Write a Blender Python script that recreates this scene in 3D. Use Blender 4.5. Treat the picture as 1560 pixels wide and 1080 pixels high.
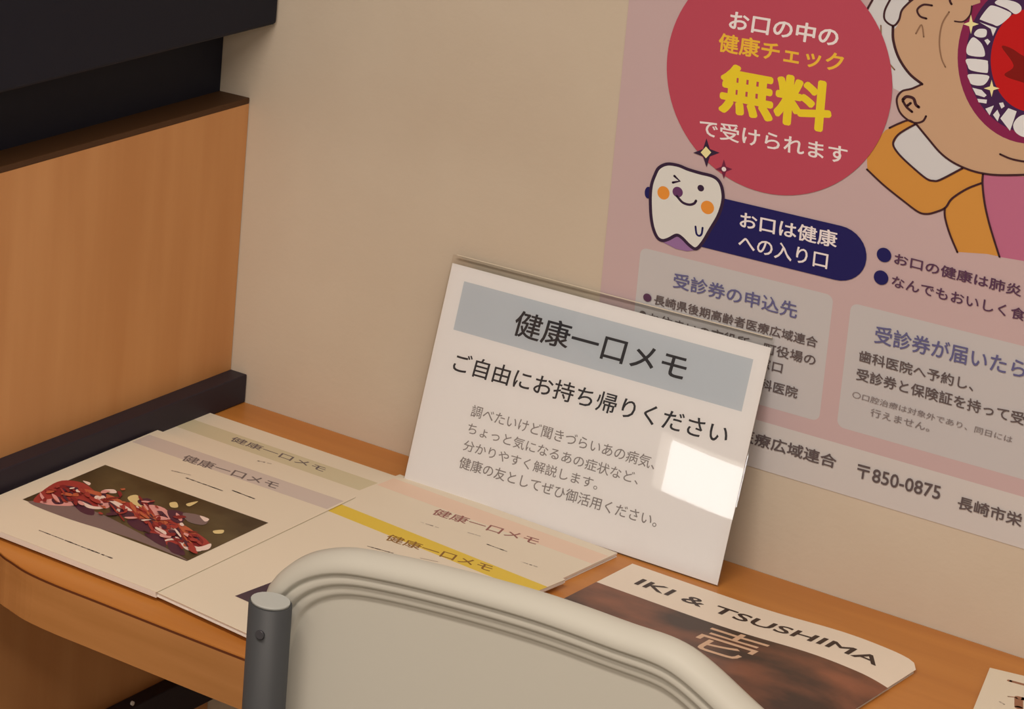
import bpy, bmesh, math, random
from mathutils import Vector, Matrix
import numpy as np

# ------------------------------------------------------------------ camera, world, light
for o in list(bpy.data.objects):
    bpy.data.objects.remove(o)
COL = bpy.context.scene.collection
SC = bpy.context.scene

# metres; x = 0 is the face of the wooden side counter, y = 0 the back wall, z = 0 the desk top
CAM = np.array([1.4794704, -2.2362311, 0.9820428])
AX = np.array([[0.6716627655, 0.7407042420, 0.0150451066],      # right
               [0.1680255993, -0.1325224799, -0.9768342696],    # down
               [-0.7215514724, 0.6586311700, -0.2134676896]])   # forward
FPX, PX, PY = 4295.68191, -662.571634, -42.7472108
cd = bpy.data.cameras.new('camera')
cam = bpy.data.objects.new('camera', cd)
COL.objects.link(cam)
mw = Matrix.Identity(4)
for i in range(3):
    mw[i][0], mw[i][1], mw[i][2], mw[i][3] = AX[0][i], -AX[1][i], -AX[2][i], CAM[i]
cam.matrix_world = mw
cd.sensor_width = 36
cd.lens = 36 * FPX / 1560
cd.shift_x = (780 - PX) / 1560
cd.shift_y = -(540 - PY) / 1560
cd.clip_start = 0.05
SC.camera = cam
SC.view_settings.view_transform = 'Standard'
SC.view_settings.look = 'None'
SC.view_settings.exposure = 0.0
SC.view_settings.gamma = 1.0
SC.view_settings.use_curve_mapping = False

w = bpy.data.worlds.new('world')
SC.world = w
w.use_nodes = True
w.node_tree.nodes['Background'].inputs[0].default_value = (1.0, 0.86, 0.72, 1)
w.node_tree.nodes['Background'].inputs[1].default_value = 0.25

TINT = (1.0, 0.85, 0.70)      # warm fluorescent tubes
FLOOR, CEIL = -0.72, 1.78


def ceiling_lamp(x, y, sx, sy, power, label):
    root = bpy.data.objects.new('ceiling_light', None)
    COL.objects.link(root)
    root.location = (x, y, CEIL)
    root['label'] = label
    root['category'] = 'light'
    root['group'] = 'ceiling lights of the room'
    ld = bpy.data.lights.new('tube_light', 'AREA')
    ld.shape = 'RECTANGLE'
    ld.size, ld.size_y = sx, sy
    ld.energy = power
    ld.color = (1.0, 0.875, 0.765)
    lo = bpy.data.objects.new('tube_light', ld)
    COL.objects.link(lo)
    lo.parent = root
    lo.location = (0, 0, -0.075)
    return root


LAMPS = [ceiling_lamp(0.9, -1.5, 1.2, 0.3, 27, 'ceiling light above the desk corner'),
         ceiling_lamp(2.6, -2.6, 1.2, 0.3, 24, 'ceiling light nearest the right side wall'),
         ceiling_lamp(0.4, -3.0, 1.2, 0.3, 22, 'ceiling light in the rear of the room')]


# ------------------------------------------------------------------ measuring helpers
def ray(u, v):
    return AX.T @ np.array([(u - PX) / FPX, (v - PY) / FPX, 1.0])


def on_plane(u, v, o, n):
    d = ray(u, v)
    o = np.array(o, float)
    n = np.array(n, float)
    return CAM + d * (((o - CAM) @ n) / (d @ n))


class Frame:
    """a flat sheet in the room: origin, in-plane axes and the outward normal"""

    def __init__(self, o, ex, ey):
        self.o = np.array(o, float)
        self.ex = np.array(ex, float) / np.linalg.norm(ex)
        self.ey = np.array(ey, float) / np.linalg.norm(ey)
        self.n = np.cross(self.ex, self.ey)

    def uv(self, p):
        q = on_plane(p[0], p[1], self.o, self.n) - self.o
        return np.array([q @ self.ex, q @ self.ey])

    def pt(self, a, h=0.0):
        return Vector(self.o + self.ex * a[0] + self.ey * a[1] + self.n * h)


def lin(c):
    c /= 255.0
    return c / 12.92 if c <= 0.04045 else ((c + 0.055) / 1.055) ** 2.4


def alb(r, g, b, e=0.68):
    """reflectance of a surface seen as r, g, b under the warm room light"""
    return tuple(min(0.93, max(0.004, lin(v) / (e * t))) for v, t in zip((r, g, b), TINT)) + (1.0,)


MATS = {}


def mat(name, color, rough=0.6, spec=0.3, metallic=0.0, coat=0.0):
    if name in MATS:
        return MATS[name]
    m = bpy.data.materials.new(name)
    m.use_nodes = True
    b = m.node_tree.nodes['Principled BSDF']
    b.inputs['Base Color'].default_value = color
    b.inputs['Roughness'].default_value = rough
    b.inputs['Specular IOR Level'].default_value = spec
    b.inputs['Metallic'].default_value = metallic
    b.inputs['Coat Weight'].default_value = coat
    MATS[name] = m
    return m


def noise_mat(name, c1, c2, scale=(1, 1, 1), nscale=8.0, rough=0.5, spec=0.3, bump=0.0, detail=4.0, lo=0.35, hi=0.65, bscale=None):
    m = mat(name, c1, rough, spec)
    nt = m.node_tree
    b = nt.nodes['Principled BSDF']
    tc = nt.nodes.new('ShaderNodeTexCoord')
    mp = nt.nodes.new('ShaderNodeMapping')
    mp.inputs['Scale'].default_value = scale
    nz = nt.nodes.new('ShaderNodeTexNoise')
    nz.inputs['Scale'].default_value = nscale
    nz.inputs['Detail'].default_value = detail
    rp = nt.nodes.new('ShaderNodeValToRGB')
    rp.color_ramp.elements[0].position = lo
    rp.color_ramp.elements[0].color = c1
    rp.color_ramp.elements[1].position = hi
    rp.color_ramp.elements[1].color = c2
    nt.links.new(tc.outputs['Object'], mp.inputs[0])
    nt.links.new(mp.outputs[0], nz.inputs[0])
    nt.links.new(nz.outputs[0], rp.inputs[0])
    nt.links.new(rp.outputs[0], b.inputs['Base Color'])
    if bump:
        n2 = nt.nodes.new('ShaderNodeTexNoise')
        n2.inputs['Scale'].default_value = bscale or nscale
        n2.inputs['Detail'].default_value = 3
        bp = nt.nodes.new('ShaderNodeBump')
        bp.inputs['Strength'].default_value = bump
        bp.inputs['Distance'].default_value = 0.002
        nt.links.new(mp.outputs[0], n2.inputs[0])
        nt.links.new(n2.outputs[0], bp.inputs['Height'])
        nt.links.new(bp.outputs[0], b.inputs['Normal'])
    return m


# ------------------------------------------------------------------ materials
M_WALL = noise_mat('beige_wallpaper', alb(177, 155, 129), alb(182, 161, 135), nscale=5, rough=0.85, spec=0.1, bump=0.12, bscale=160)
M_PANEL = noise_mat('orange_wood_veneer', alb(172, 117, 68, .62), alb(162, 106, 58, .62), (6, 6, .7), 3.0, rough=0.42, spec=0.3)
M_DESK = noise_mat('desk_wood_veneer', alb(186, 116, 50, .8), alb(172, 103, 42, .8), (.6, 7, 7), 4.0, rough=0.38, spec=0.35, detail=6)
M_BAND = noise_mat('desk_edge_veneer', alb(150, 98, 52, .62), alb(138, 88, 43, .62), (.8, 6, 9), 5.0, rough=0.45, spec=0.3, detail=6)
M_SEAM = mat('dark_glue_seam', alb(82, 38, 14), 0.6)
M_LEDGE = mat('dark_brown_ledge', alb(66, 40, 20), 0.6, 0.2)
M_RAIL = mat('dark_slate_rail', alb(38, 30, 34), 0.5, 0.2)
M_BLACK = mat('black_laminate', alb(24, 23, 29), 0.6, 0.15)
M_FLOOR = noise_mat('grey_floor_tile', alb(150, 135, 118), alb(138, 124, 108), nscale=3, rough=0.5)
M_CEIL = mat('white_ceiling_board', (0.75, 0.74, 0.72, 1), 0.9, 0.1)
M_ROOM = mat('pale_wall_paint', (0.62, 0.57, 0.50, 1), 0.9, 0.1)
M_WHITE_METAL = mat('white_enamel', (0.8, 0.8, 0.78, 1), 0.4)
M_SHELL = mat('cream_plastic', alb(163, 150, 130, .68), 0.5, 0.25)
M_TUBE = mat('grey_painted_tube', alb(54, 51, 48), 0.5, 0.25)
M_CAP = mat('grey_end_cap', alb(150, 142, 128), 0.5)
M_SCREW = mat('dark_screw', alb(50, 46, 46), 0.35, 0.5)
M_PAPER = mat('white_paper', alb(208, 186, 156, .76), 0.65, 0.2)
M_PAGES = mat('page_edges', alb(205, 186, 166, .72), 0.8, 0.1)
M_PINK = mat('poster_pink', alb(174, 144, 135), 0.55, 0.15)
M_WARMWHITE = mat('poster_white', alb(181, 167, 154), 0.55, 0.2)

# ------------------------------------------------------------------ object helpers


def link(name, bm, mats, parent=None, smooth=False):
    me = bpy.data.meshes.new(name)
    bm.normal_update()
    bm.to_mesh(me)
    bm.free()
    for m in (mats if isinstance(mats, (list, tuple)) else [mats]):
        me.materials.append(m)
    if smooth:
        for p in me.polygons:
            p.use_smooth = True
    o = bpy.data.objects.new(name, me)
    COL.objects.link(o)
    if parent is not None:
        o.parent = parent
        o.matrix_parent_inverse = Matrix.Translation(-parent.location)
    return o


def thing(name, label, cat, loc, group=None):
    o = bpy.data.objects.new(name, None)
    COL.objects.link(o)
    o.location = loc
    o['label'] = label
    o['category'] = cat
    if group:
        o['group'] = group
    return o


def tag(o, label, cat, group=None):
    o['label'] = label
    o['category'] = cat
    if group:
        o['group'] = group
    return o


def struct(o):
    o['kind'] = 'structure'
    return o


def add_box(bm, x0, x1, y0, y1, z0, z1, bevel=0.0, mi=0, seg=2):
    r = bmesh.ops.create_cube(bm, size=1)
    vs = r['verts']
    for v in vs:
        v.co = Vector((x0 + (v.co.x + .5) * (x1 - x0), y0 + (v.co.y + .5) * (y1 - y0), z0 + (v.co.z + .5) * (z1 - z0)))
    fs = list({f for v in vs for f in v.link_faces})
    if bevel:
        es = list({e for v in vs for e in v.link_edges})
        g = bmesh.ops.bevel(bm, geom=es, offset=bevel, segments=seg, affect='EDGES', profile=0.5)
        fs = list(set(g['faces']) | {f for f in fs if f.is_valid})
    for f in fs:
        if f.is_valid:
            f.material_index = mi
    return fs


def box_obj(name, m, dims, parent=None, bevel=0.0, seg=2):
    bm = bmesh.new()
    add_box(bm, *dims, bevel=bevel, seg=seg)
    return link(name, bm, m, parent, smooth=False)


def add_tube(bm, pts, r, n=16, cap=True, mi=0):
    pts = [Vector(p) for p in pts]
    rings = []
    up = None
    for i, p in enumerate(pts):
        a = pts[max(0, i - 1)]
        b = pts[min(len(pts) - 1, i + 1)]
        t = (b - a).normalized()
        if up is None:
            up = Vector((0, 0, 1)) if abs(t.z) < .9 else Vector((1, 0, 0))
        s = t.cross(up).normalized()
        up = s.cross(t).normalized()
        rings.append([bm.verts.new(p + (s * math.cos(2 * math.pi * k / n) + up * math.sin(2 * math.pi * k / n)) * r) for k in range(n)])
    for a, b in zip(rings, rings[1:]):
        for k in range(n):
            f = bm.faces.new((a[k], a[(k + 1) % n], b[(k + 1) % n], b[k]))
            f.smooth = True
            f.material_index = mi
    if cap:
        for rg in (rings[0][::-1], rings[-1]):
            f = bm.faces.new(rg)
            f.material_index = mi
    bmesh.ops.recalc_face_normals(bm, faces=bm.faces[:])


# ------------------------------------------------------------------ printing on sheets
def spline(pts, closed=False, n=6):
    pts = [np.array(p, float) for p in pts]
    out = []
    m = len(pts)
    rng = range(m) if closed else range(m - 1)
    for i in rng:
        if closed:
            p0, p1, p2, p3 = pts[(i - 1) % m], pts[i], pts[(i + 1) % m], pts[(i + 2) % m]
        else:
            p0, p1, p2, p3 = pts[max(i - 1, 0)], pts[i], pts[i + 1], pts[min(i + 2, m - 1)]
        for k in range(n):
            t = k / n
            out.append(0.5 * ((2 * p1) + (-p0 + p2) * t + (2 * p0 - 5 * p1 + 4 * p2 - p3) * t * t + (-p0 + 3 * p1 - 3 * p2 + p3) * t ** 3))
    if not closed:
        out.append(pts[-1])
    return out


class Print:
    """ink laid on one sheet; every layer sits a hair above the one before"""
    STEP = 0.000012

    def __init__(self, frame, base=0.0):
        self.f = frame
        self.bm = bmesh.new()
        self.mats = []
        self.layer = base

    def mi(self, m):
        if m not in self.mats:
            self.mats.append(m)
        return self.mats.index(m)

    def up(self):
        self.layer += self.STEP

    def poly(self, pts, m, up=True, warp=None):
        """pts in sheet metres"""
        if up:
            self.up()
        vs = [self.bm.verts.new(self.f.pt(p, self.layer + (warp(p) if warp else 0))) for p in pts]
        try:
            f = self.bm.faces.new(vs)
        except ValueError:
            return
        f.normal_update()
        if f.normal.dot(Vector(self.f.n)) < 0:
            f.normal_flip()
        f.material_index = self.mi(m)
        if len(pts) > 4:
            bmesh.ops.triangulate(self.bm, faces=[f], ngon_method='EAR_CLIP')

    def trace(self, px, m, smooth=False, n=5, up=True):
        """an outline measured on the photograph, laid back on the sheet"""
        uv = [self.f.uv(p) for p in px]
        if smooth:
            uv = spline(uv, True, n)
        self.poly(uv, m, up)

    def ellipse(self, cx, cy, rx, ry, m, n=48, a0=0.0):
        self.poly([(cx + rx * math.cos(a0 + 2 * math.pi * k / n), cy + ry * math.sin(a0 + 2 * math.pi * k / n)) for k in range(n)], m)

    def dot(self, px, r_px, m, ry=None):
        c = self.f.uv(px)
        a = self.f.uv((px[0] + r_px, px[1]))
        b = self.f.uv((px[0], px[1] + (ry or r_px)))
        self.ellipse(c[0], c[1], np.linalg.norm(a - c), np.linalg.norm(b - c), m, 24)

    def rrect(self, x0, y0, x1, y1, r, m, rr=None):
        pts = []
        rad = rr or (r, r, r, r)          # radii: bottom left, bottom right, top right, top left
        for (cx, cy, q, a0) in ((x0, y0, rad[0], math.pi), (x1, y0, rad[1], 1.5 * math.pi), (x1, y1, rad[2], 0), (x0, y1, rad[3], .5 * math.pi)):
            sx = 1 if cx == x0 else -1
            sy = 1 if cy == y0 else -1
            if q <= 0:
                pts.append((cx, cy))
                continue
            for k in range(9):
                a = a0 + k * math.pi / 16
                pts.append((cx + sx * q + q * math.cos(a), cy + sy * q + q * math.sin(a)))
        self.poly(pts, m)

    def stroke(self, px, wpx, m, smooth=True, closed=False, n=6, up=True):
        uv = [self.f.uv(p) for p in px]
        c = uv[len(uv) // 2]
        wid = wpx * (np.linalg.norm(self.f.uv((px[len(px) // 2][0] + 7, px[len(px) // 2][1] + 7)) - c) / (7 * math.sqrt(2)))
        self.stroke_uv(uv, wid, m, smooth, closed, n, up)

    def stroke_uv(self, uv, wid, m, smooth=True, closed=False, n=6, up=True):
        if up:
            self.up()
        if smooth and len(uv) > 2:
            uv = spline(uv, closed, n)
        uv = [np.array(p, float) for p in uv]
        mi = self.mi(m)
        k = len(uv)
        L, R = [], []
        for i in range(k):
            a = uv[(i - 1) % k] if (closed or i) else uv[i]
            b = uv[(i + 1) % k] if (closed or i < k - 1) else uv[i]
            t = b - a
            t = t / (np.linalg.norm(t) + 1e-12)
            nn = np.array([-t[1], t[0]]) * wid / 2
            L.append(self.bm.verts.new(self.f.pt(uv[i] + nn, self.layer)))
            R.append(self.bm.verts.new(self.f.pt(uv[i] - nn, self.layer)))
        for i in range(k if closed else k - 1):
            j = (i + 1) % k
            f = self.bm.faces.new((R[i], R[j], L[j], L[i]))
            f.material_index = mi
        if not closed:
            for e in (0, k - 1):
                pts = [uv[e] + wid / 2 * np.array([math.cos(a * math.pi / 5), math.sin(a * math.pi / 5)]) for a in range(10)]
                vs = [self.bm.verts.new(self.f.pt(p, self.layer)) for p in pts]
                f = self.bm.faces.new(vs)
                f.material_index = mi

    def text(self, body, bl, br, tl, m, bold=0.0, uvmode=False, up=True, res=3):
        """set the words so that their ink fills bottom-left, bottom-right, top-left"""
        if up:
            self.up()
        cu = bpy.data.curves.new('lettering', 'FONT')
        cu.body = body
        cu.resolution_u = res
        ob = bpy.data.objects.new('lettering', cu)
        COL.objects.link(ob)
        dg = bpy.context.evaluated_depsgraph_get()
        dg.update()
        me = bpy.data.meshes.new_from_object(ob.evaluated_get(dg))
        co = np.array([v.co[:] for v in me.vertices])
        lo, hi = co.min(0), co.max(0)
        P0, P1, P2 = [np.array(p, float) if uvmode else self.f.uv(p) for p in (bl, br, tl)]
        ex = P1 - P0
        ey = P2 - P0
        mi = self.mi(m)
        k = 10 if bold > 0.02 else 6
        rim = [(0, 0)] if bold <= 0 else [(bold * math.cos(2 * math.pi * q / k), bold * math.sin(2 * math.pi * q / k)) for q in range(k)]
        lo = lo - max(bold, 0)
        hi = hi + max(bold, 0)
        for qi, (ox, oy) in enumerate(rim):          # heavier strokes: the same glyphs struck again around a small circle
            vs = []
            for c in co:
                a = (c[0] + ox - lo[0]) / (hi[0] - lo[0])
                b = (c[1] + oy - lo[1]) / (hi[1] - lo[1])
                vs.append(self.bm.verts.new(self.f.pt(P0 + ex * a + ey * b, self.layer + qi * 1.0e-6)))
            for p in me.polygons:
                try:
                    f = self.bm.faces.new([vs[i] for i in p.vertices])
                    f.material_index = mi
                except ValueError:
                    pass
        bpy.data.objects.remove(ob)
        bpy.data.curves.remove(cu)
        bpy.data.meshes.remove(me)

    def star(self, px, rx, ry, m, pinch=0.22):
        pts = []
        for k in range(8):
            a = k * math.pi / 4
            r = 1 if k % 2 == 0 else pinch * 1.41
            pts.append((px[0] + rx * r * math.cos(a), px[1] + ry * r * math.sin(a)))
        self.trace(pts, m)


# ------------------------------------------------------------------ the room
struct(box_obj('wall_back', M_WALL, (-2.0, 4.0, 0.0, 0.12, FLOOR, CEIL)))
struct(box_obj('floor', M_FLOOR, (-2.0, 4.0, -4.0, 0.0, FLOOR - 0.1, FLOOR)))
struct(box_obj('ceiling', M_CEIL, (-2.0, 4.0, -4.0, 0.0, CEIL, CEIL + 0.1)))
struct(box_obj('wall_right', M_ROOM, (4.0, 4.1, -4.0, 0.0, FLOOR, CEIL)))
struct(box_obj('wall_left', M_ROOM, (-2.1, -2.0, -4.0, 0.0, FLOOR, CEIL)))

# front wall behind the photographer with a low daylight window whose reflection shows in the plastic sign
WY = -4.0
bm = bmesh.new()
wx0, wx1, wz0, wz1 = -1.245, -0.75, 0.622, 0.75
for d in ((-2.1, wx0, FLOOR, CEIL), (wx1, 4.1, FLOOR, CEIL), (wx0, wx1, FLOOR, wz0), (wx0, wx1, wz1, CEIL)):
    add_box(bm, d[0], d[1], WY - 0.1, WY, d[2], d[3])
struct(link('wall_front', bm, M_ROOM))
m = bpy.data.materials.new('daylit_pane')
m.use_nodes = True
nt = m.node_tree
nt.nodes.remove(nt.nodes['Principled BSDF'])
em = nt.nodes.new('ShaderNodeEmission')
em.inputs[0].default_value = (1, 0.98, 0.95, 1)
em.inputs[1].default_value = 17.0
nt.links.new(em.outputs[0], nt.nodes['Material Output'].inputs[0])
struct(box_obj('window_1', m, (wx0, wx1, WY - 0.08, WY - 0.06, wz0, wz1)))

for lamp in LAMPS:
    x, y, _ = lamp.location
    bm = bmesh.new()
    add_box(bm, x - .64, x + .64, y - .18, y + .18, CEIL - .07, CEIL - .001, bevel=.01)
    link('housing', bm, M_WHITE_METAL, lamp)

# ------------------------------------------------------------------ side counter on the left
sc = thing('side_counter', 'orange wood side counter with black overhanging top at left of the desk', 'counter', (0, 0, FLOOR))
Y1 = -0.85
box_obj('panel', M_PANEL, (-0.55, 0.0, Y1, -0.001, FLOOR, 0.296), sc)
o = box_obj('ledge', M_LEDGE, (-0.55, 0.0005, Y1, -0.001, 0.296, 0.302), sc, bevel=0.001)
o['label'] = 'dark brown ledge'
o = box_obj('upper_panel', M_BLACK, (-0.55, -0.033, Y1, -0.002, 0.302, 0.378), sc)
o['label'] = 'black recessed panel'
o = box_obj('counter_top', M_BLACK, (-0.58, 0.025, Y1, -0.001, 0.378, 0.466), sc, bevel=0.004, seg=3)
o['label'] = 'black overhanging top'
o = box_obj('rail', M_RAIL, (0.0, 0.019, Y1, -0.001, 0.0005, 0.029), sc, bevel=0.0012)
o['label'] = 'dark slate rail resting along the desk top'
bm = bmesh.new()
add_box(bm, 0.0, 0.016, Y1, -0.001, -0.309, -0.273, bevel=0.0012)
o = link('rail', bm, M_RAIL, sc)
o['label'] = 'dark rail below the desk top'
bm = bmesh.new()
p = on_plane(201, 1071, (0.016, 0, 0), (1, 0, 0))
add_tube(bm, [(0.0155, p[1], p[2]), (0.0175, p[1], p[2])], 0.0022, 10)
s = link('screw', bm, M_WHITE_METAL, o)

# ------------------------------------------------------------------ desk
dk = thing('desk', 'wooden desk with rounded front edge against the beige wall', 'desk', (0.9, -0.25, FLOOR))
edge = [(0.0, -0.405), (0.045, -0.436), (0.09, -0.4595), (0.106, -0.465), (0.128, -0.471), (0.159, -0.473), (0.20, -0.472), (0.30, -0.470), (0.36, -0.468), (0.9, -0.468), (1.8, -0.468)]
edge = [tuple(p) for p in spline(edge[:9], False, 4)] + edge[9:]


def slab(name, m, grow, z0, z1, parent):
    bm = bmesh.new()
    ol = [(x, y - grow) for x, y in edge] + [(1.8 + grow, -0.001), (0.0, -0.001)]
    lo = [bm.verts.new((x, y, z0)) for x, y in ol]
    hi = [bm.verts.new((x, y, z1)) for x, y in ol]
    bm.faces.new(hi)
    bm.faces.new(lo[::-1])
    for i in range(len(ol)):
        j = (i + 1) % len(ol)
        bm.faces.new((lo[i], lo[j], hi[j], hi[i]))
    bmesh.ops.recalc_face_normals(bm, faces=bm.faces[:])
    return link(name, bm, m, parent)


slab('tabletop', M_DESK, 0.0, -0.0012, 0.0, dk)
slab('seam', M_SEAM, 0.0006, -0.0030, -0.0012, dk)
slab('edge_band', M_BAND, 0.0008, -0.044, -0.0030, dk)
box_obj('leg', M_PANEL, (1.74, 1.78, -0.43, -0.02, FLOOR, -0.044), dk)

# ------------------------------------------------------------------ poster on the wall
PF = Frame((0, -0.0007, 0), (1, 0, 0), (0, 0, 1))
PF.n = np.array([0, -1.0, 0])
U = PF.uv
px0 = (U((958, 0))[0] + U((914.8, 444))[0]) / 2
pz0 = (U((1140.8, 707.3))[1] + U((1560, 839.3))[1]) / 2
PW, PH = 0.515, 0.728
pr = Print(PF)
add_box(pr.bm, px0, px0 + PW, -0.0007, -0.0002, pz0, pz0 + PH, mi=pr.mi(M_PINK))
INK = mat('poster_navy', alb(34, 29, 72), 0.6, 0.08)
RED = mat('poster_red', alb(164, 62, 72), 0.5, 0.2)
WHT = mat('poster_lettering_white', alb(212, 190, 182), 0.5, 0.2)
YEL = mat('poster_yellow', alb(208, 176, 36), 0.5, 0.2)
ORY = mat('poster_amber', alb(214, 158, 48), 0.5, 0.2)
BLUEGREY = mat('poster_blue_grey', alb(88, 82, 110), 0.5, 0.2)
DKTXT = mat('poster_dark_text', alb(84, 70, 66), 0.5, 0.2)
PLUM = mat('poster_plum_text', alb(78, 48, 66), 0.5, 0.2)
GRYTXT = mat('poster_grey_text', alb(112, 98, 92), 0.5, 0.2)
SKIN = mat('illustration_skin', alb(176, 136, 102), 0.5, 0.2)
HAIR = mat('illustration_white_hair', alb(186, 176, 166), 0.5, 0.2)
SLEEVE = mat('illustration_orange', alb(184, 122, 52), 0.5, 0.2)
SHIRT = mat('illustration_rose', alb(166, 90, 108), 0.5, 0.2)
LINE = mat('illustration_line', alb(58, 30, 32), 0.5, 0.2)
LIP = mat('illustration_magenta', alb(118, 30, 62), 0.5, 0.2)
GUM = mat('illustration_dark_gum', alb(58, 28, 60), 0.5, 0.2)
TONGUE = mat('illustration_red', alb(168, 20, 20), 0.5, 0.2)
DKRED = mat('illustration_dark_red', alb(112, 16, 12), 0.5, 0.2)
TOOTH = mat('illustration_tooth', alb(198, 188, 180), 0.5, 0.2)
TOOTHW = mat('tooth_white', alb(196, 186, 170), 0.5, 0.2)
CHEEK = mat('tooth_cheek', alb(204, 124, 46), 0.5, 0.2)
TLINE = mat('tooth_outline', alb(48, 30, 48), 0.5, 0.2)
STARC = mat('sparkle_yellow', alb(212, 190, 130), 0.5, 0.2)
SHADE = mat('tooth_purple', alb(132, 94, 126), 0.5, 0.2)
CARD = mat('poster_card', alb(172, 160, 150), 0.55, 0.2)


def c1(*pts):
    return [(1300 + x / 4.908, y / 4.908) for x, y in pts]


def c2(*pts):
    return [(1300 + x / 4.908, 180 + y / 4.908) for x, y in pts]


def c3(*pts):
    return [(960 + x / 5.4, 200 + y / 5.4) for x, y in pts]


# footer strip and the two cards
zs = (U((1163.6, 642))[1] + U((1560, 757.8))[1]) / 2
pr.poly([(px0, pz0), (px0 + PW, pz0), (px0 + PW, zs), (px0, zs)], M_WARMWHITE)
k0 = U((974, 400))[0]
k1 = (U((1269, 451.6))[0] + U((1249, 637))[0]) / 2
kz1 = (U((1000, 383))[1] + U((1255, 446))[1]) / 2
kz0 = U((1240, 640))[1]
pr.rrect(k0, kz0, k1, kz1, 0.006, CARD)
q0 = (U((1295.4, 464.6))[0] + U((1276, 646.5))[0]) / 2
qz1 = (U((1305, 464))[1] + U((1560, 526.5))[1]) / 2
qz0 = (U((1285, 650))[1] + U((1560, 733))[1]) / 2
pr.rrect(q0, qz0, px0 + PW - (k0 - px0), qz1, 0.006, CARD)

UC = U(c1((1330, 430))[0])[0] + 0.024


def both(px, m, join=False):
    uv = [U(p) for p in px]
    mir = [(2 * UC - p[0], p[1]) for p in uv][::-1]
    if join:       # first and last point lie on the axis
        for e in (0, -1):
            uv[e] = np.array((UC, uv[e][1]))
        pr.poly(uv + [(2 * UC - p[0], p[1]) for p in uv[1:-1]][::-1], m)
    else:
        pr.poly(uv, m)
        pr.poly(mir, m)


def both_strokes(px, wpx, m):
    pr.stroke(px, wpx, m)
    uv = [U(p) for p in px]
    pr.stroke_uv([np.array((2 * UC - p[0], p[1])) for p in uv], wpx * 0.00058, m)


# the illustration: an old man with a wide open mouth
both(c2((1330, 1075), (1276, 1068), (1095, 1038), (1020, 800), (980, 620), (970, 415), (1100, 425), (1330, 420)), SHIRT, True)
both(c2((240, 90), (410, 10), (470, 40), (600, 100), (830, 320), (965, 412), (960, 490), (850, 530), (740, 600), (690, 670), (620, 700), (550, 715), (490, 700), (380, 620), (230, 500), (105, 385), (100, 250)), SLEEVE)
both(c2((690, 670), (740, 600), (850, 530), (962, 490), (980, 620), (1020, 800), (1095, 1035), (1000, 1015), (780, 1000), (720, 850), (685, 730)), SLEEVE)
both(c2((465, 50), (560, 160), (660, 270), (810, 372), (650, 460), (600, 466), (540, 442), (400, 322), (320, 240), (304, 190), (335, 130), (400, 85)), HAIR)
both(c1((80, 140), (150, 10), (190, -160), (270, -360), (400, -520), (560, -560), (520, -400), (460, -160), (420, 0), (370, 80), (330, 190), (300, 240), (330, 420), (400, 540), (515, 628), (440, 660), (360, 690), (300, 660), (270, 480), (200, 310), (140, 210)), HAIR)
both(c1((1330, -780), (1100, -760), (850, -690), (640, -570), (500, -380), (440, -160), (420, 10), (360, 80), (330, 190), (298, 230), (305, 310), (340, 430), (420, 545), (515, 628), (440, 660), (370, 680), (330, 740), (345, 830), (400, 890), (465, 920)) +
     c2((560, 150), (640, 250), (740, 330), (850, 380), (960, 410), (1100, 425), (1330, 420)), SKIN, True)
MX = 1330
ell = lambda cx, cy, rx, ry, n=64: [(cx + rx * math.cos(2 * math.pi * k / n), cy + ry * math.sin(2 * math.pi * k / n)) for k in range(n)]
pr.trace(c1(*ell(MX, 430, 550, 645)), LIP)
pr.trace(c1(*ell(MX, 425, 485, 570)), GUM)
pr.trace(c1((760, 158), (820, 165), (870, 115), (890, 40), (950, 20), (940, -160), (700, -160)), SKIN)
pr.trace(c1(*ell(MX, 450, 302, 385)), TONGUE)
pr.trace(c1((1110, 350), (1180, 360), (1276, 420), (1400, 470), (1400, 640), (1250, 610), (1130, 560), (1200, 490)), DKRED, smooth=True)
TEETH = [[(950, 135), (1010, 55), (1050, 42), (1150, 80), (1180, 112), (1090, 190), (1040, 180), (960, 150)],
         [(1060, 25), (1100, -5), (1200, 10), (1250, 40), (1255, 80), (1210, 105), (1150, 65)],
         [(945, 165), (1000, 185), (1072, 210), (1045, 270), (1028, 215)],
         [(908, 242), (940, 216), (995, 222), (992, 270), (950, 280), (908, 265)],
         [(848, 355), (882, 288), (912, 283), (962, 330), (985, 400), (965, 424), (860, 410)],
         [(850, 440), (990, 450), (1007, 470), (1007, 530), (990, 545), (880, 525), (855, 490)],
         [(863, 555), (1000, 562), (1013, 590), (970, 637), (890, 632), (868, 600)],
         [(890, 655), (960, 672), (998, 712), (980, 727), (918, 708)],
         [(928, 738), (1000, 745), (996, 774), (937, 764)],
         [(988, 812), (1052, 788), (1020, 862)],
         [(1045, 858), (1078, 820), (1096, 860), (1080, 907)],
         [(1090, 770), (1120, 765), (1132, 795), (1108, 812)],
         [(1100, 885), (1160, 808), (1222, 832), (1192, 922), (1172, 978)],
         [(1196, 935), (1232, 878), (1292, 862), (1330, 960), (1290, 1024), (1220, 995)],
         [(980, 300), (1005, 290), (1025, 310), (1005, 338)]]
for t in TEETH:
    pr.trace(c1(*t), TOOTH, smooth=len(t) > 5, n=4, up=(t is TEETH[0]))
    pr.trace(c1(*[(2 * MX - x, y) for x, y in t]), TOOTH, smooth=len(t) > 5, n=4, up=False)
pr.star(c1((880, 180))[0], 12, 15, STARC)
pr.star(c1((1035, 660))[0], 12, 13, STARC)
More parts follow.
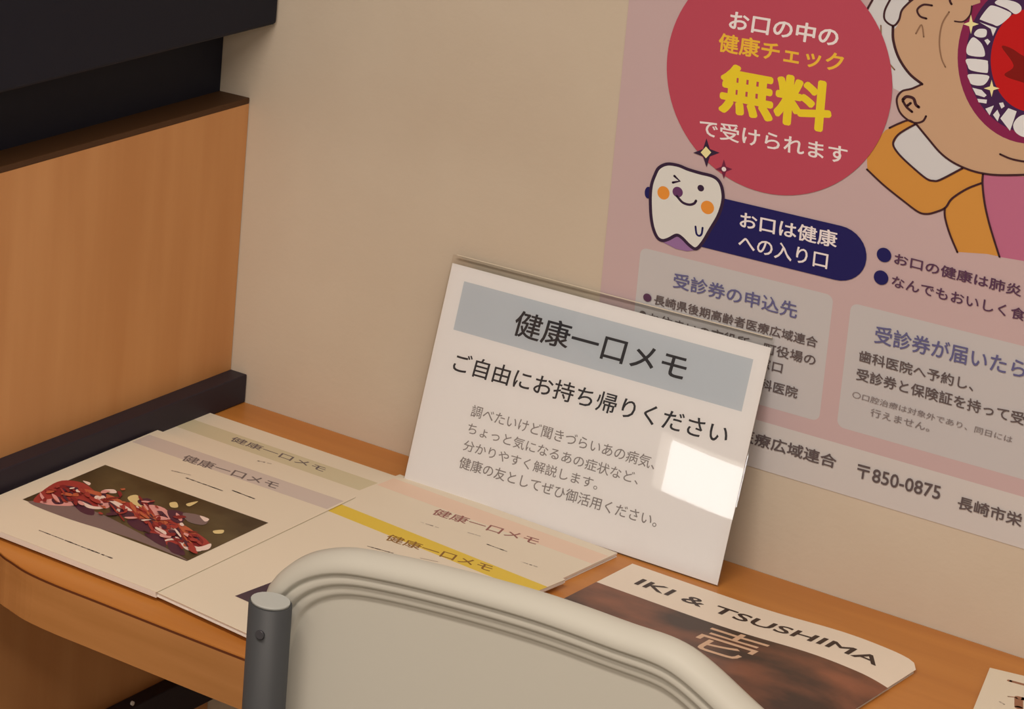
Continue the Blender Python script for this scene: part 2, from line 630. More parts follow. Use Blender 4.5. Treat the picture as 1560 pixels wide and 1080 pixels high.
for pts, wd in (([(150, -10), (110, 60), (78, 140)], 2.4), ([(280, -10), (236, 80), (238, 150), (300, 192), (342, 150), (362, 80), (405, 30), (450, -8)], 2.4),
                ([(298, 195), (300, 300), (340, 430), (420, 550), (515, 628)], 3.2), ([(515, 628), (440, 662), (365, 682), (326, 740), (345, 830), (400, 890), (465, 918), (520, 906), (545, 868)], 2.4),
                ([(372, 745), (400, 722), (450, 735), (468, 780), (490, 800)], 3.6), ([(372, 755), (400, 800), (440, 835)], 3), ([(405, 790), (430, 770)], 3),
                ([(1330, -780), (1100, -760), (850, -690), (640, -570), (500, -380), (440, -160), (420, 0)], 2.4), ([(150, -10), (190, -160), (270, -360), (400, -520), (560, -560)], 2.4),
                ([(590, 40), (525, 35), (480, 72), (500, 120), (548, 138)], 2.4), ([(722, -10), (725, 10), (736, 30)], 2.6),
                ([(760, 158), (825, 160), (875, 110), (888, 45)], 1.8)):
    both_strokes(c1(*pts), wd * 1.35, LINE)
THIN = mat('illustration_thin_line', alb(128, 92, 66), 0.5, 0.2)
for pts in ([(718, 88), (665, 180), (645, 310), (660, 430), (690, 500)], [(208, 190), (215, 320), (250, 440), (310, 520)], [(470, 250), (512, 185), (528, 275)]):
    pr.stroke(c1(*pts), 2.2, THIN)
for pts, wd in (([(470, 40), (560, 150), (650, 255), (740, 325), (850, 378), (960, 410), (1100, 425), (1330, 421)], 2.6),
                ([(272, 72), (340, 40), (415, 15), (465, 40)], 2.2), ([(465, 45), (400, 80), (335, 125), (300, 185), (325, 245), (400, 325), (540, 445), (600, 467), (655, 458), (820, 372)], 2.4),
                ([(105, 382), (230, 500), (380, 620), (485, 698), (550, 715), (620, 700), (690, 668), (740, 600), (850, 528), (962, 484)], 2.4),
                ([(686, 670), (688, 740), (722, 860), (780, 1000)], 2.4), ([(972, 415), (968, 490), (985, 640), (1025, 810), (1095, 1035)], 2.4),
                ([(1100, 268), (1180, 302), (1276, 322), (1330, 324)], 2.4)):
    both_strokes(c2(*pts), wd * 1.35, LINE)

# red disc with its words
L_, R_, B_ = U((1015, 107)), U((1361.5, 127)), U((1207, 303))
ccx, rx = (L_[0] + R_[0]) / 2, (R_[0] - L_[0]) / 2
ccz = (L_[1] + R_[1]) / 2
ry = ccz - B_[1]
pr.ellipse(ccx, ccz, rx, ry, RED, 96)
pr.text('お口の中の', (1110, 44), (1276, 72.5), (1114, 15), WHT, 0.022)
pr.text('健康チェック', (1094, 78), (1284, 111), (1097, 49), ORY, 0.022, up=False)
pr.text('無料', (1094, 170), (1265, 204), (1100, 94), YEL, 0.038, up=False)
pr.text('で受けられます', (1066, 206), (1291, 251), (1067, 179), WHT, 0.015, up=False)

# navy pill and the smiling tooth
pz1 = (U((1106.7, 303.6))[1] + U((1289, 344.6))[1]) / 2
pzb = (U((1071.8, 376.6))[1] + U((1277, 426.7))[1]) / 2
pxr = U((1321, 390))[0]
rp = (pz1 - pzb) / 2
pr.rrect(U((1040, 350))[0], pzb, pxr, pz1, 0, INK, rr=(0, rp * .99, rp * .99, 0))
pr.text('お口は健康', (1127, 346), (1275, 378), (1129, 321), WHT, 0.018)
pr.text('への入り口', (1124.5, 380), (1260.5, 410.5), (1127, 355), WHT, 0.014, up=False)
pr.trace(c3((255, 900), (320, 885), (385, 852), (450, 900), (550, 975), (470, 985), (380, 965)), SHADE)
pr.dot(c3((152, 503))[0], 5.2, INK, 9)
TO = c3((310, 268), (240, 300), (205, 365), (182, 430), (172, 500), (170, 580), (176, 700), (195, 800), (228, 872), (270, 897), (320, 885), (385, 853), (430, 875), (490, 935), (545, 965), (600, 912), (660, 810), (730, 690), (766, 570), (762, 480), (735, 410), (680, 368), (580, 342), (480, 312), (400, 280))
pr.trace(TO, TOOTHW, smooth=True)
pr.stroke(TO, 5.2, TLINE, closed=True)
pr.dot(c3((278, 505))[0], 9.2, CHEEK, 10.2)
pr.dot(c3((640, 625))[0], 10, CHEEK, 10.2)
pr.dot(c3((585, 466))[0], 5, TLINE)
pr.stroke(c3((368, 366), (412, 408), (356, 420)), 3.8, TLINE, smooth=False)
pr.dot(c3((395, 498))[0], 7.8, mat('tooth_mouth', alb(88, 46, 80), 0.5), 8)
pr.stroke(c3((388, 530), (435, 583), (490, 602), (530, 592), (546, 570)), 4, TLINE)
pr.stroke(c3((542, 782), (550, 840), (572, 858), (592, 842), (600, 792)), 3.2, INK)
pr.star(c3((632, 175))[0], 20, 22, TLINE, .26)
pr.star(c3((628, 172))[0], 8, 9, STARC, .5)
pr.star(c3((775, 310))[0], 13, 15, mat('sparkle_plum', alb(98, 30, 52), 0.5), .26)
pr.dot(c3((776, 310))[0], 3.4, WHT)

# bullets, card words, footer words
pr.dot((1347.5, 388), 11, INK)
pr.dot((1343, 422.5), 11, INK)
pr.text('お口の健康は肺炎', (1362.4, 401.5), (1556, 452), (1364.4, 384), PLUM, 0.015)
pr.text('なんでもおいしく食', (1358.5, 436), (1562, 489.5), (1360.6, 418), PLUM, 0.012, up=False)
pr.text('受診券の申込先', (1025.5, 437.5), (1214, 485.5), (1028, 414), BLUEGREY, 0.012, up=False)
pr.dot((987, 453), 6.2, PLUM)
pr.text('長崎県後期高齢者医療広域連合', (996.5, 463), (1245, 530), (998.5, 447.5), DKTXT, 0.012, up=False)
pr.dot((980, 478), 5, DKTXT)
pr.text('お住まいの市役所・町役場の', (988, 491.5), (1242, 557.5), (990, 475), DKTXT, 0.01, up=False)
pr.text('窓口', (1155, 559), (1191.5, 568.5), (1157.5, 543), DKTXT, 0.01, up=False)
pr.text('お近くの歯科医院', (1065, 566.5), (1214.5, 607), (1067.5, 550), DKTXT, 0.012, up=False)
pr.text('受診券が届いたら', (1332, 521.5), (1561, 577), (1335.5, 494.5), BLUEGREY, 0.012, up=False)
pr.text('歯科医院へ予約し、', (1308.5, 549.6), (1483, 596), (1310.5, 532), DKTXT, 0.012, up=False)
pr.text('受診券と保険証を持って受', (1304.5, 578), (1560, 648), (1306.7, 559.5), DKTXT, 0.012, up=False)
pr.text('〇口腔治療は対象外であり、同日には', (1298.5, 604.5), (1542, 674.5), (1300.5, 595), GRYTXT, 0.0, up=False)
pr.text('行えません。', (1326, 633), (1416, 657.5), (1328, 621), GRYTXT, 0.0, up=False)
pr.text('長崎県後期高齢者医療広域連合', (938, 615), (1273, 714), (941, 596), DKTXT, 0.015, up=False)
pr.text('〒850-0875', (1305, 727), (1432, 761), (1308, 706), DKTXT, 0.012, up=False)
pr.text('長崎市栄', (1458.5, 774), (1556, 803), (1462, 754), DKTXT, 0.015, up=False)
tag(link('poster', pr.bm, pr.mats), 'pink dental check poster with red circle and cartoon open mouth on the wall', 'poster')

# ------------------------------------------------------------------ sign in a clear plastic case
yaw, tilt = 0.00964, 0.26699
so = np.array([0.52157, -0.05855, 0.0004])
ux = np.array([math.cos(yaw), math.sin(yaw), 0])
nb = np.array([-math.sin(yaw), math.cos(yaw), 0])
uy = np.array([0, 0, 1]) * math.cos(tilt) + nb * math.sin(tilt)
SF = Frame(so, ux, uy)           # origin at the bottom right corner
W_, H_ = 0.2934, 0.2032
sg = thing('notice_sign', 'white paper notice in a clear plastic case leaning on the wall behind the pamphlets', 'sign', tuple(so - ux * W_ / 2))
SPAP = mat('notice_paper', alb(198, 183, 168, .64), 0.6, 0.2)
BLUE = mat('notice_pale_blue', alb(163, 158, 151, .64), 0.6, 0.2)
BLACKINK = mat('notice_black_ink', alb(44, 40, 40), 0.5, 0.2)
GREYINK = mat('notice_grey_ink', alb(118, 104, 94), 0.6, 0.2)


def sheet_box(pr, x0, x1, y0, y1, h0, h1, m):
    vs = [pr.bm.verts.new(pr.f.pt((x, y), h)) for h in (h0, h1) for x, y in ((x0, y0), (x1, y0), (x1, y1), (x0, y1))]
    for q in ((3, 2, 1, 0), (4, 5, 6, 7), (0, 1, 5, 4), (1, 2, 6, 5), (2, 3, 7, 6), (3, 0, 4, 7)):
        f = pr.bm.faces.new([vs[i] for i in q])
        f.material_index = pr.mi(m)


ps = Print(SF)
sheet_box(ps, -W_ + .001, -.001, .0012, H_, -.0006, 0, SPAP)
V = SF.uv
bz1 = (V((704, 430))[1] + V((1145, 544))[1]) / 2
bz0 = (V((693, 504.5))[1] + V((1133.5, 626))[1]) / 2
bx0 = (V((704, 430))[0] + V((693, 504.5))[0]) / 2
bx1 = (V((1145, 544))[0] + V((1133.5, 626))[0]) / 2
ps.poly([(bx0, bz0), (bx1, bz0), (bx1, bz1), (bx0, bz1)], BLUE)
ps.text('健康一口メモ', (779, 510), (1040, 582), (790, 471), BLACKINK, 0.012)
ps.text('ご自由にお持ち帰りください', (688, 565), (1105, 679), (696, 536), BLACKINK, 0.009, up=False)
ps.text('調べたいけど聞きづらいあの病気、', (716, 634), (996, 716), (721, 616), GREYINK, 0.006, up=False)
ps.text('ちょっと気になるあの症状など、', (711, 660), (971, 739), (715, 643), GREYINK, 0.006, up=False)
ps.text('分かりやすく解説します。', (704.5, 685.5), (909, 747), (708.5, 669), GREYINK, 0.006, up=False)
ps.text('健康の友としてぜひ御活用ください。', (698, 712.5), (999, 804), (702.5, 694.5), GREYINK, 0.008, up=False)
link('paper_insert', ps.bm, ps.mats, sg)

FILM = bpy.data.materials.new('clear_plastic_film')
FILM.use_nodes = True
nt = FILM.node_tree
nt.nodes.remove(nt.nodes['Principled BSDF'])
tr = nt.nodes.new('ShaderNodeBsdfTransparent')
tr.inputs[0].default_value = (0.985, 0.985, 0.98, 1)
gl = nt.nodes.new('ShaderNodeBsdfGlossy')
gl.inputs['Roughness'].default_value = 0.012
fr = nt.nodes.new('ShaderNodeFresnel')
fr.inputs[0].default_value = 1.42
tc = nt.nodes.new('ShaderNodeTexCoord')
nz = nt.nodes.new('ShaderNodeTexNoise')
nz.inputs['Scale'].default_value = 9
nz.inputs['Detail'].default_value = 1
bp = nt.nodes.new('ShaderNodeBump')
bp.inputs['Strength'].default_value = 0.06
bp.inputs['Distance'].default_value = 0.0002
mx = nt.nodes.new('ShaderNodeMixShader')
nt.links.new(tc.outputs['Object'], nz.inputs[0])
nt.links.new(nz.outputs[0], bp.inputs['Height'])
nt.links.new(fr.outputs[0], mx.inputs[0])
nt.links.new(tr.outputs[0], mx.inputs[1])
nt.links.new(gl.outputs[0], mx.inputs[2])
nt.links.new(mx.outputs[0], nt.nodes['Material Output'].inputs[0])
pf = Print(SF)
# the loose front sheet bulges a little towards its lower right corner
WARP = 0.035
gx, gy = 16, 10
grid = []
for k in range(gx + 1):
    x = -W_ + W_ * k / gx
    row = []
    for q in range(gy + 1):
        y = (H_ + .0078) * q / gy
        row.append(pf.bm.verts.new(SF.pt((x, y), .0011 + WARP * max(0, x + .12) * (H_ + .0078 - y))))
    grid.append(row)
mi = pf.mi(FILM)
for k in range(gx):
    for q in range(gy):
        f = pf.bm.faces.new((grid[k][q], grid[k + 1][q], grid[k + 1][q + 1], grid[k][q + 1]))
        f.smooth = True
o = link('case_front', pf.bm, pf.mats, sg)
o['label'] = 'clear plastic front sheet'
pf = Print(SF)
sheet_box(pf, -W_, 0, 0, H_ + .0078, -.0009, -.0007, FILM)
o = link('case_back', pf.bm, pf.mats, sg)
pf = Print(SF)
EDGE = mat('clear_case_edge', alb(186, 166, 138), 0.15, 0.6)
sheet_box(pf, -W_ + .004, -.002, H_ + .0078, H_ + .0086, -.0009, .0009, EDGE)
o = link('case_rim', pf.bm, pf.mats, sg)
o['label'] = 'thin shiny top rim'

# ------------------------------------------------------------------ pamphlets on the desk
PGREEN = mat('pamphlet_green_band', alb(190, 170, 132, .76), 0.6, 0.2)
PLILAC = mat('pamphlet_lilac_band', alb(188, 165, 146, .76), 0.6, 0.2)
PYELL = mat('pamphlet_yellow_band', alb(206, 168, 60, .76), 0.6, 0.2)
PPINK = mat('pamphlet_pink_band', alb(211, 176, 146, .76), 0.6, 0.2)
PTXT = mat('pamphlet_dark_text', alb(104, 88, 80, .76), 0.6, 0.2)
PTXTR = mat('pamphlet_red_brown_text', alb(136, 84, 72, .76), 0.6, 0.2)
PTXTY = mat('pamphlet_brown_text', alb(128, 86, 36, .76), 0.6, 0.2)
PSUB = mat('pamphlet_small_text', alb(140, 120, 104, .76), 0.6, 0.2)
PFAINT = mat('pamphlet_faint_text', alb(176, 154, 132, .76), 0.6, 0.2)
PHOTO = noise_mat('photo_dark_plate', alb(58, 42, 24, .76), alb(84, 68, 42, .76), nscale=18, rough=0.4)
PHOTO2 = noise_mat('photo_dark_purple', alb(58, 40, 50, .76), alb(78, 58, 64, .76), nscale=18, rough=0.4)
MEATS = [mat('photo_meat_' + n, alb(*c, .76), 0.45) for n, c in (('red', (150, 52, 44)), ('crimson', (122, 34, 34)), ('orange', (176, 86, 54)), ('pink', (206, 138, 124)), ('cream', (222, 186, 164)), ('plum', (72, 36, 48)), ('straw', (206, 176, 116)), ('grey', (116, 92, 84)))]


def pamphlet(label, bl_px, br_px, z0, z1, depth, group, width=None, skew=0.0):
    """frame at the back left corner; ex along the back edge, ey away from the viewer"""
    a = on_plane(*bl_px, (0, 0, z1), (0, 0, 1))
    b = on_plane(*br_px, (0, 0, z1), (0, 0, 1))
    ex = (b - a) / np.linalg.norm(b - a)
    ey = np.array([-ex[1], ex[0], 0])
    wd = width or np.linalg.norm(b - a)
    fr = Frame(a, ex, ey)
    root = thing('pamphlet', label, 'pamphlet', (a[0], a[1], z0), group)
    pg = Print(Frame(a - np.array([0, 0, z1 - z0]), ex, ey))
    n = 4
    for k in range(n):     # a few gathered sheets, each a touch off square
        j = random.uniform(-.0006, .0006)
        t0, t1 = (z1 - z0 - .0003) * k / n, (z1 - z0 - .0003) * (k + .86) / n
        sheet_box(pg, .0006 + j, wd - .0006 + j, -depth + .0006 + j, -.0006 + j, t0, t1, M_PAGES)
    link('page_block', pg.bm, pg.mats, root)
    pc = Print(fr)
    sheet_box(pc, 0, wd, -depth, 0, -.0003, 0, M_PAPER)
    return root, pc, fr, wd


random.seed(4)
GRP = 'health memo pamphlets spread on the desk'


def squiggle(pc, a, b, wpx, m, gap=0.35, n=8, up=True):
    """a line of print too small to read, as broken dashes"""
    a, b = np.array(a, float), np.array(b, float)
    if up:
        pc.up()
    for k in range(n):
        t0 = (k + random.uniform(0, gap)) / n
        t1 = (k + 1 - random.uniform(0, gap)) / n
        pc.stroke([a + (b - a) * t0, a + (b - a) * t1], wpx * random.uniform(.7, 1.3), m, smooth=False, up=False)


# B: the green banded one at the back of the left pile, then A on top of it
root, pc, fr, wd = pamphlet('white pamphlet with pale green title band, partly under the one with the meat photo', (313, 626.5), (614, 729), 0.0003, 0.0038, 0.297, GRP, 0.21)
g1 = fr.uv((295, 639))[1]
g0 = fr.uv((272, 651))[1]
pc.poly([(0.004, g0), (wd - .002, g0), (wd - .002, g1), (0.004, g1)], PGREEN)
pc.text('健康一口メモ', (349, 671), (492, 719.5), (357, 664.5), PTXT, 0.015)
squiggle(pc, (393, 702), (416, 707), 1.6, PFAINT, n=2)
link('cover', pc.bm, pc.mats, root)

root, pc, fr, wd = pamphlet('white pamphlet with lilac title band and photo of red sliced meat', (240, 655), (541, 757), 0.0041, 0.0095, 0.297, GRP, 0.21)
g1 = (fr.uv((228, 664))[1] + fr.uv((519, 760))[1]) / 2
g0 = (fr.uv((206, 677))[1] + fr.uv((500, 774))[1]) / 2
pc.poly([(0.002, g0), (wd - .002, g0), (wd - .002, g1), (0.002, g1)], PLILAC)
pc.text('健康一口メモ', (275, 701), (420, 745.5), (284, 692), PTXT, 0.015)
squiggle(pc, (284, 728), (340, 748), 1.76, PSUB, n=14)
squiggle(pc, (354, 747), (388, 760), 1.76, PSUB, n=8)
squiggle(pc, (262, 717), (292, 724), 1.4, PFAINT, n=5)
squiggle(pc, (60, 808), (172, 851), 1.92, PSUB, n=18)
link('cover', pc.bm, pc.mats, root)
ph = Print(fr, .00012)
corner = [fr.uv(p) for p in ((36.4, 761.8), (157, 708), (407, 795), (287.7, 856))]
x0 = (corner[0][0] + corner[1][0]) / 2
x1 = (corner[2][0] + corner[3][0]) / 2
y0 = (corner[0][1] + corner[3][1]) / 2
y1 = (corner[1][1] + corner[2][1]) / 2
ph.poly([(x0, y0), (x1, y0), (x1, y1), (x0, y1)], PHOTO)


def m8(*pts):
    return [(30 + x / 3.9, 690 + y / 3.9) for x, y in pts]


GREYB = MEATS[7]
ph.trace(m8((130, 290), (420, 340), (640, 440), (860, 560), (1000, 640), (900, 600), (640, 500), (300, 395), (60, 300)), GREYB, smooth=True)
for pts, k in (([(80, 285), (150, 215), (250, 165), (380, 180), (480, 250), (620, 290), (760, 310), (880, 350), (960, 430), (1060, 480), (1130, 540), (1100, 580), (1000, 570), (860, 540), (700, 420), (560, 330), (420, 320), (260, 300), (150, 300)], 0),
               ([(180, 225), (260, 190), (330, 230), (300, 260), (210, 265)], 1),
               ([(120, 290), (230, 270), (340, 300), (300, 315), (180, 310)], 3),
               ([(190, 275), (240, 262), (260, 300), (210, 305)], 5),
               ([(300, 275), (370, 280), (430, 310), (440, 370), (360, 350)], 5),
               ([(360, 215), (450, 260), (520, 290), (620, 300), (560, 260), (440, 225)], 2),
               ([(365, 288), (440, 318), (520, 320), (470, 335), (400, 325)], 4),
               ([(520, 275), (600, 300), (670, 345), (600, 330)], 4),
               ([(470, 285), (540, 300), (520, 330), (470, 320)], 3),
               ([(540, 330), (640, 345), (690, 370), (640, 380), (560, 370)], 5),
               ([(640, 270), (690, 250), (730, 280), (760, 330), (700, 320)], 6),
               ([(700, 285), (760, 270), (800, 300), (730, 315)], 5),
               ([(770, 310), (860, 330), (900, 390), (830, 400), (790, 350)], 3),
               ([(680, 350), (780, 360), (860, 420), (760, 400), (700, 390)], 2),
               ([(640, 400), (760, 395), (800, 430), (760, 470), (680, 450)], 5),
               ([(800, 455), (880, 425), (940, 450), (900, 480), (840, 485)], 3),
               ([(845, 530), (910, 500), (950, 510), (990, 560), (920, 520)], 4),
               ([(740, 480), (840, 490), (870, 560), (800, 530)], 5),
               ([(880, 530), (960, 560), (980, 610), (900, 590)], 5),
               ([(950, 500), (1010, 470), (1090, 520), (1060, 560), (980, 540)], 1),
               ([(960, 530), (1060, 560), (1135, 540), (1120, 575), (1030, 585), (980, 570)], 4),
               ([(940, 420), (1010, 450), (1060, 500), (980, 480)], 2),
               ([(880, 340), (980, 360), (960, 420), (900, 400)], 5),
               ([(970, 360), (1060, 370), (1120, 400), (1090, 430), (1000, 410)], 7),
               ([(1070, 375), (1125, 395), (1100, 410)], 4),
               ([(890, 300), (930, 295), (940, 325), (900, 325)], 6),
               ([(990, 305), (1060, 290), (1010, 320)], 6),
               ([(375, 168), (420, 180), (410, 195)], 4),
               ([(500, 222), (560, 220), (575, 240), (530, 240)], 4),
               ([(1150, 465), (1210, 460), (1205, 480), (1160, 482)], 6)):
    ph.trace(m8(*pts), MEATS[k], smooth=True, n=4)
path = spline([(140, 245), (300, 250), (480, 290), (660, 330), (820, 390), (940, 480), (1060, 545)], False, 12)
for k in range(150):
    cx, cy = path[int(random.random() ** .9 * (len(path) - 1))]
    off = random.gauss(0, 34)
    cx, cy = cx + random.uniform(-20, 20) - off * .25, cy + off
    a = random.uniform(-.2, 1.1)
    l, t = random.uniform(10, 42), random.uniform(4, 13)
    pts = []
    for q in range(7):
        g = 2 * math.pi * q / 7
        r = random.uniform(.65, 1.25)
        px_, py_ = l * r * math.cos(g), t * r * math.sin(g)
        pts.append((cx + px_ * math.cos(a) - py_ * math.sin(a), cy + px_ * math.sin(a) + py_ * math.cos(a)))
    ph.trace(m8(*pts), MEATS[random.choice([0, 0, 0, 1, 1, 2, 2, 3, 4, 5, 5])], smooth=True, n=3)
o = link('cover_photo', ph.bm, ph.mats, root)
o['label'] = 'dark photo of red sliced meat'

# D: pink band behind, C: yellow band in front
root, pc, fr, wd = pamphlet('white pamphlet with pale pink title band, behind the yellow banded one', (609, 722.5), (944.5, 843.5), 0.0003, 0.0042, 0.297, GRP, 0.2155)
g1 = fr.uv((935, 850))[1]
g0 = fr.uv((911, 862))[1]
pc.poly([(0.002, g0), (wd - .001, g0), (wd - .001, g1), (0.002, g1)], PPINK)
pc.text('健康一口メモ', (656, 783), (816, 830.5), (666, 774), PTXTR, 0.015)
squiggle(pc, (712, 811), (733, 817), 1.8, PFAINT, n=2)
squiggle(pc, (742, 829), (772, 840), 1.60, PSUB, n=8)
squiggle(pc, (640, 795), (668, 804), 1.4, PFAINT, n=4)
squiggle(pc, (698, 826), (730, 838), 1.4, PFAINT, n=4)
squiggle(pc, (790, 855), (820, 864), 1.4, PFAINT, n=4)
link('cover', pc.bm, pc.mats, root)

root, pc, fr, wd = pamphlet('white pamphlet with yellow title band, partly hidden by the chair back', (541.5, 756), (878, 889), 0.0045, 0.0085, 0.297, GRP, 0.2115)
g1 = (fr.uv((520, 776))[1] + fr.uv((855, 894))[1]) / 2
g0 = (fr.uv((503, 789))[1] + fr.uv((834, 903))[1]) / 2
pc.poly([(0.0, g0), (wd, g0), (wd, g1), (0.0, g1)], PYELL)
pc.text('健康一口メモ', (585, 822), (746, 871.5), (594, 813), PTXTY, 0.015)
squiggle(pc, (560, 832), (600, 843), 1.60, PSUB, n=8)
squiggle(pc, (640, 850), (668, 856), 1.4, PFAINT, n=3)
cn = [fr.uv(p) for p in ((358, 908), (514, 831), (541, 841))]
link('cover', pc.bm, pc.mats, root)
ph = Print(fr, .00012)
ph.poly([(cn[0][0], cn[0][1]), (cn[0][0] + .168, cn[0][1]), (cn[0][0] + .168, cn[1][1]), (cn[0][0], cn[1][1])], PHOTO2)
o = link('cover_photo', ph.bm, ph.mats, root)
o['label'] = 'dark photo'

# E: the travel magazine with a bowed cover
ZE = 0.0045
a = on_plane(963.5, 858.5, (0, 0, ZE), (0, 0, 1))
b = on_plane(1404, 1012.5, (0, 0, ZE), (0, 0, 1))
ex = (b - a) / np.linalg.norm(b - a)
ey = np.array([-ex[1], ex[0], 0])
MWD, MDP = float(np.linalg.norm(b - a)), 0.297
MF = Frame(a, ex, ey)
MAGP = mat('magazine_white', alb(214, 190, 162, .76), 0.4, 0.35)
MAGT = mat('magazine_black_letters', alb(52, 34, 26, .76), 0.4, 0.3)
MAGC = mat('magazine_cream_emblem', alb(196, 154, 118, .76), 0.4, 0.3)
MAGPH = noise_mat('magazine_brown_photo', alb(58, 38, 26, .76), alb(132, 76, 48, .76), (1, 1.6, 1), 11, rough=0.35, spec=0.4, lo=0.4, hi=0.68, detail=6)


def bow(u):
    t = u[0] / MWD
    return 0.0045 * math.exp(-((t - .78) / .22) ** 2) - 0.0028 * max(0, (t - .9) / .1) ** 2


def bowed(pr):
    inv = MF
    for v in pr.bm.verts:
        q = np.array(v.co[:]) - inv.o
        v.co.z += bow((q @ inv.ex, q @ inv.ey))


mg = thing('magazine', 'white and brown travel magazine titled IKI & TSUSHIMA on the desk', 'magazine', (a[0], a[1], 0.0002))


def mag_outline(w0, w1, d0, d1, n=24, r=0.008):
    pts = [(w0, -d0)]
    pts += [(w0 + (w1 - w0 - r) * k / n, -d0) for k in range(1, n + 1)]
    pts += [(w1 - r + r * math.sin(q), -d0 - r + r * math.cos(q)) for q in (.4, .8, 1.2)]
    pts += [(w1, -d0 - r), (w1, -d1)]
    pts += [(w1 - (w1 - w0) * k / n, -d1) for k in range(1, n)]
    pts += [(w0, -d1)]
    return pts


def grid_sheet(pr, w0, w1, y0, y1, h0, h1, m, n=28, round_right=0.0):
    """a sheet cut in strips so that it can bow"""
    mi = pr.mi(m)
    xs = [w0 + (w1 - w0) * k / n for k in range(n + 1)]
    rows = []
    for x in xs:
        yy1 = y1
        if round_right and x > w1 - round_right:
            tt = (x - (w1 - round_right)) / round_right
            yy1 = y1 - round_right * (1 - math.sqrt(max(0, 1 - tt * tt))) * .8
        rows.append([pr.bm.verts.new(pr.f.pt((x, y), h)) for y, h in ((y0, h0), (yy1, h0), (yy1, h1), (y0, h1))])
    for A, B in zip(rows, rows[1:]):
        for k in range(4):
            f = pr.bm.faces.new((A[k], A[(k + 1) % 4], B[(k + 1) % 4], B[k]))
            f.material_index = mi
    for R, rev in ((rows[0], False), (rows[-1], True)):
        f = pr.bm.faces.new(R[::-1] if rev else R)
        f.material_index = mi
    bmesh.ops.recalc_face_normals(pr.bm, faces=pr.bm.faces[:])


pg = Print(MF)
for k in range(3):
    grid_sheet(pg, .0008 + .0004 * k, MWD - .001 * (1 + k % 2), -MDP, -.0006, -ZE + .0003 + .0013 * k, -ZE + .0013 + .0013 * k, M_PAGES, n=48, round_right=.012)
bowed(pg)
link('page_block', pg.bm, pg.mats, mg)
pc = Print(MF, .00015)
grid_sheet(pc, 0, MWD, -MDP, 0, -.0003, 0, MAGP, n=48, round_right=.012)
ytop = np.mean([MF.uv(p)[1] for p in ((919, 888), (1065, 947), (1179, 982))])
xl, xr = 0.0, MF.uv((1359, 1042.5))[0]
# brown picture in strips
pc.up()
n = 48
mi = pc.mi(MAGPH)
prev = None
for k in range(n + 1):
    x = xl + (xr - xl) * k / n
    cur = [pc.bm.verts.new(MF.pt((x, ytop), pc.layer)), pc.bm.verts.new(MF.pt((x, -MDP + .03), pc.layer))]
    if prev:
        f = pc.bm.faces.new((prev[1], cur[1], cur[0], prev[0]))
        f.material_index = mi
    prev = cur
tx = [MF.uv(p) for p in ((961, 890), (1338, 1017), (976, 879))]
ybase = (tx[0][1] + MF.uv((1330, 1015))[1]) / 2 - .001
pc.text('IKI & TSUSHIMA', (tx[0][0] + .001, ybase), (tx[1][0], ybase), (tx[0][0] + .001, ybase + .0155), MAGT, 0.016, uvmode=True)
e0, e1 = MF.uv((1040, 982)), MF.uv((1178, 985))
yb = MF.uv((1130, 1014))[1]
pc.text('壱', (e0[0], yb), (e1[0], yb), (e0[0], ytop - .003), MAGC, -0.012, uvmode=True)
bowed(pc)
link('cover', pc.bm, pc.mats, mg)

# F: leaflet cut by the right edge of the frame
root, pc, fr, wd = pamphlet('white leaflet with brown print at the right end of the desk, lower right corner', (1508, 1017), (1560, 1029.5), 0.0002, 0.003, 0.21, None, 0.148)
MAGB = mat('leaflet_brown_ink', alb(140, 90, 62, .76), 0.5)
pc.stroke([(1538, 1037), (1575, 1047)], 5, MAGB, smooth=False)
pc.stroke([(1536, 1061), (1549, 1062.5)], 2, MAGB, smooth=False)
pc.stroke([(1552, 1063), (1552, 1078)], 8, MAGB, smooth=False)
pc.stroke([(1556, 1064), (1580, 1070)], 8, MAGB, smooth=False)
pc.stroke([(1523, 1069), (1530, 1073)], 2, PFAINT, smooth=False)
link('cover', pc.bm, pc.mats, root)

# ------------------------------------------------------------------ the chair in front of the desk
CY = -0.62
ch = thing('chair', 'cream plastic chair with grey tube frame, its back turned to the camera', 'chair', (0.68, CY + .2, FLOOR))
Q = lambda u, v, y=CY: on_plane(u, v, (0, y, 0), (0, 1, 0))
# outline of the back, read along its top edge
TY = CY - 0.022
tube_top = Q(412, 918, TY)
XL = Q(374, 1040)[0] - 0.003
prof = [Q(*p) for p in ((398.5, 906), (407, 889), (420, 873), (440, 858), (464, 847), (490, 841.5), (515, 840), (541, 842), (590, 851), (640, 862), (735, 886), (834, 915), (940, 953), (1038, 991), (1145, 1029), (1244, 1077))]
top = [(p[0], p[2]) for p in prof]
xc = top[10][0] + .03
XR = 2 * xc - XL
zb = top[0][1] - 0.30
right = [(XR - (x - XL), z) for x, z in top[:6]][::-1]
mid = [t for t in top if t[0] < right[0][0] - .02]
outline = [(XL, zb + .085)] + [(XL, zb + (top[0][1] - zb) * k / 6) for k in range(2, 6)] + mid + right + [(XR, zb + (top[0][1] - zb) * k / 6) for k in range(5, 1, -1)] + [(XR, zb + .085), (XR - .02, zb + .028), (XR - .075, zb), ((XL + XR) / 2, zb), (XL + .075, zb), (XL + .02, zb + .028)]
outline = [np.array(p) for p in spline(outline, True, 6)]
seg = [np.linalg.norm(outline[(i + 1) % len(outline)] - outline[i]) for i in range(len(outline))]
acc = np.concatenate([[0], np.cumsum(seg)])
closed = outline + [outline[0]]
NP = 260
outline = [np.array([np.interp(acc[-1] * k / NP, acc, [p[c] for p in closed]) for c in (0, 1)]) for k in range(NP)]


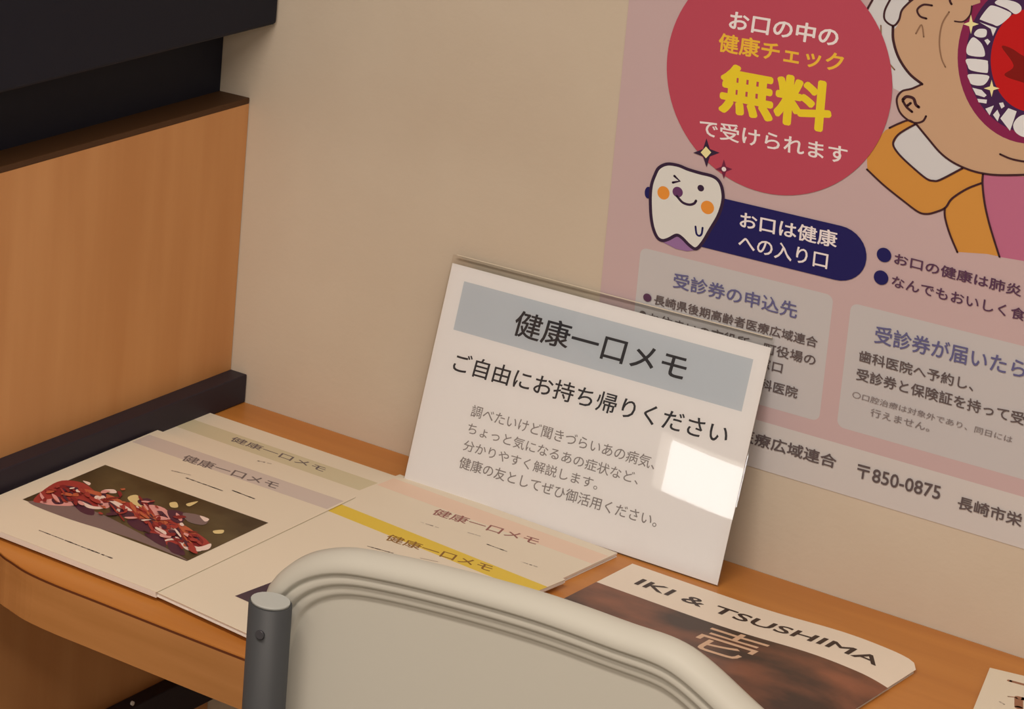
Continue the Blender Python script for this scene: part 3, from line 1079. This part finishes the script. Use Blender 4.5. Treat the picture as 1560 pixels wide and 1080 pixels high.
def inset(pts, d):
    k = len(pts)
    out = []
    for i in range(k):
        t = pts[(i + 3) % k] - pts[(i - 3) % k]
        t /= np.linalg.norm(t) + 1e-9
        out.append(pts[i] + np.array([t[1], -t[0]]) * d)
    for _ in range(int(d / .003)):
        out = [(out[i - 1] + 2 * out[i] + out[(i + 1) % k]) / 4 for i in range(k)]
    return out


def plan(x):
    return 0.0 * x


bm = bmesh.new()
rings = []
# from the front face of the shell, over the rolled top, down the steps to the sunk rear panel
zc = top[0][1] - 0.10


def ring(pts, y):
    return [bm.verts.new((p[0], CY + y + plan(p[0]), p[1])) for p in pts]


for d, y in ((.026, .020), (.010, .021), (.003, .0175), (.0, .011), (.0008, .004), (.0035, -.002), (.008, -.0055), (.0125, -.0062), (.0140, -.0056), (.0147, -.0030), (.0155, -.0024), (.0165, -.0034), (.0205, -.0036), (.0222, -.0030), (.0229, -.0004), (.0237, .0002), (.0247, -.0006), (.0285, -.0004), (.0300, .0004), (.0307, .0024), (.0318, .0028), (.034, .0028)):
    rings.append(ring(inset(outline, d), y))
for A, B in zip(rings, rings[1:]):
    k = len(A)
    for i in range(k):
        f = bm.faces.new((A[i], A[(i + 1) % k], B[(i + 1) % k], B[i]))
        f.smooth = True
for R in (rings[0], rings[-1]):
    bm.faces.new(R if R is rings[-1] else R[::-1])
bmesh.ops.recalc_face_normals(bm, faces=bm.faces[:])
bk = link('backrest', bm, M_SHELL, ch)

RT = 0.0148
for sx, xx in ((0, tube_top[0]), (1, 2 * xc - tube_top[0])):
    bm = bmesh.new()
    zt = tube_top[2]
    add_tube(bm, [(xx, TY, zt), (xx, TY + .003, zt - .2), (xx, TY + .01, zt - .42), (xx, TY - .03, FLOOR + .004)], RT, 24)
    lg = link('leg', bm, M_TUBE, ch)
    bm = bmesh.new()
    add_tube(bm, [(xx, TY, zt), (xx, TY, zt + .0012), (xx, TY, zt + .002)], RT * .9, 24)
    link('end_cap', bm, M_CAP, lg)
    bm = bmesh.new()
    sp = Q(397, 967, TY - RT)
    add_tube(bm, [(xx + .003, TY - RT * .93, sp[2]), (xx + .003, TY - RT * 1.06, sp[2])], .0032, 12)
    link('screw', bm, M_SCREW, lg)
    bm = bmesh.new()
    add_tube(bm, [(xx, TY + .44, FLOOR + .42), (xx, TY + .46, FLOOR + .004)], .0125, 16)
    link('leg', bm, M_TUBE, ch)
bm = bmesh.new()
add_box(bm, XL + .01, XR - .01, CY + .02, CY + .44, FLOOR + .415, FLOOR + .45, bevel=.016, seg=4)
link('seat', bm, M_SHELL, ch)
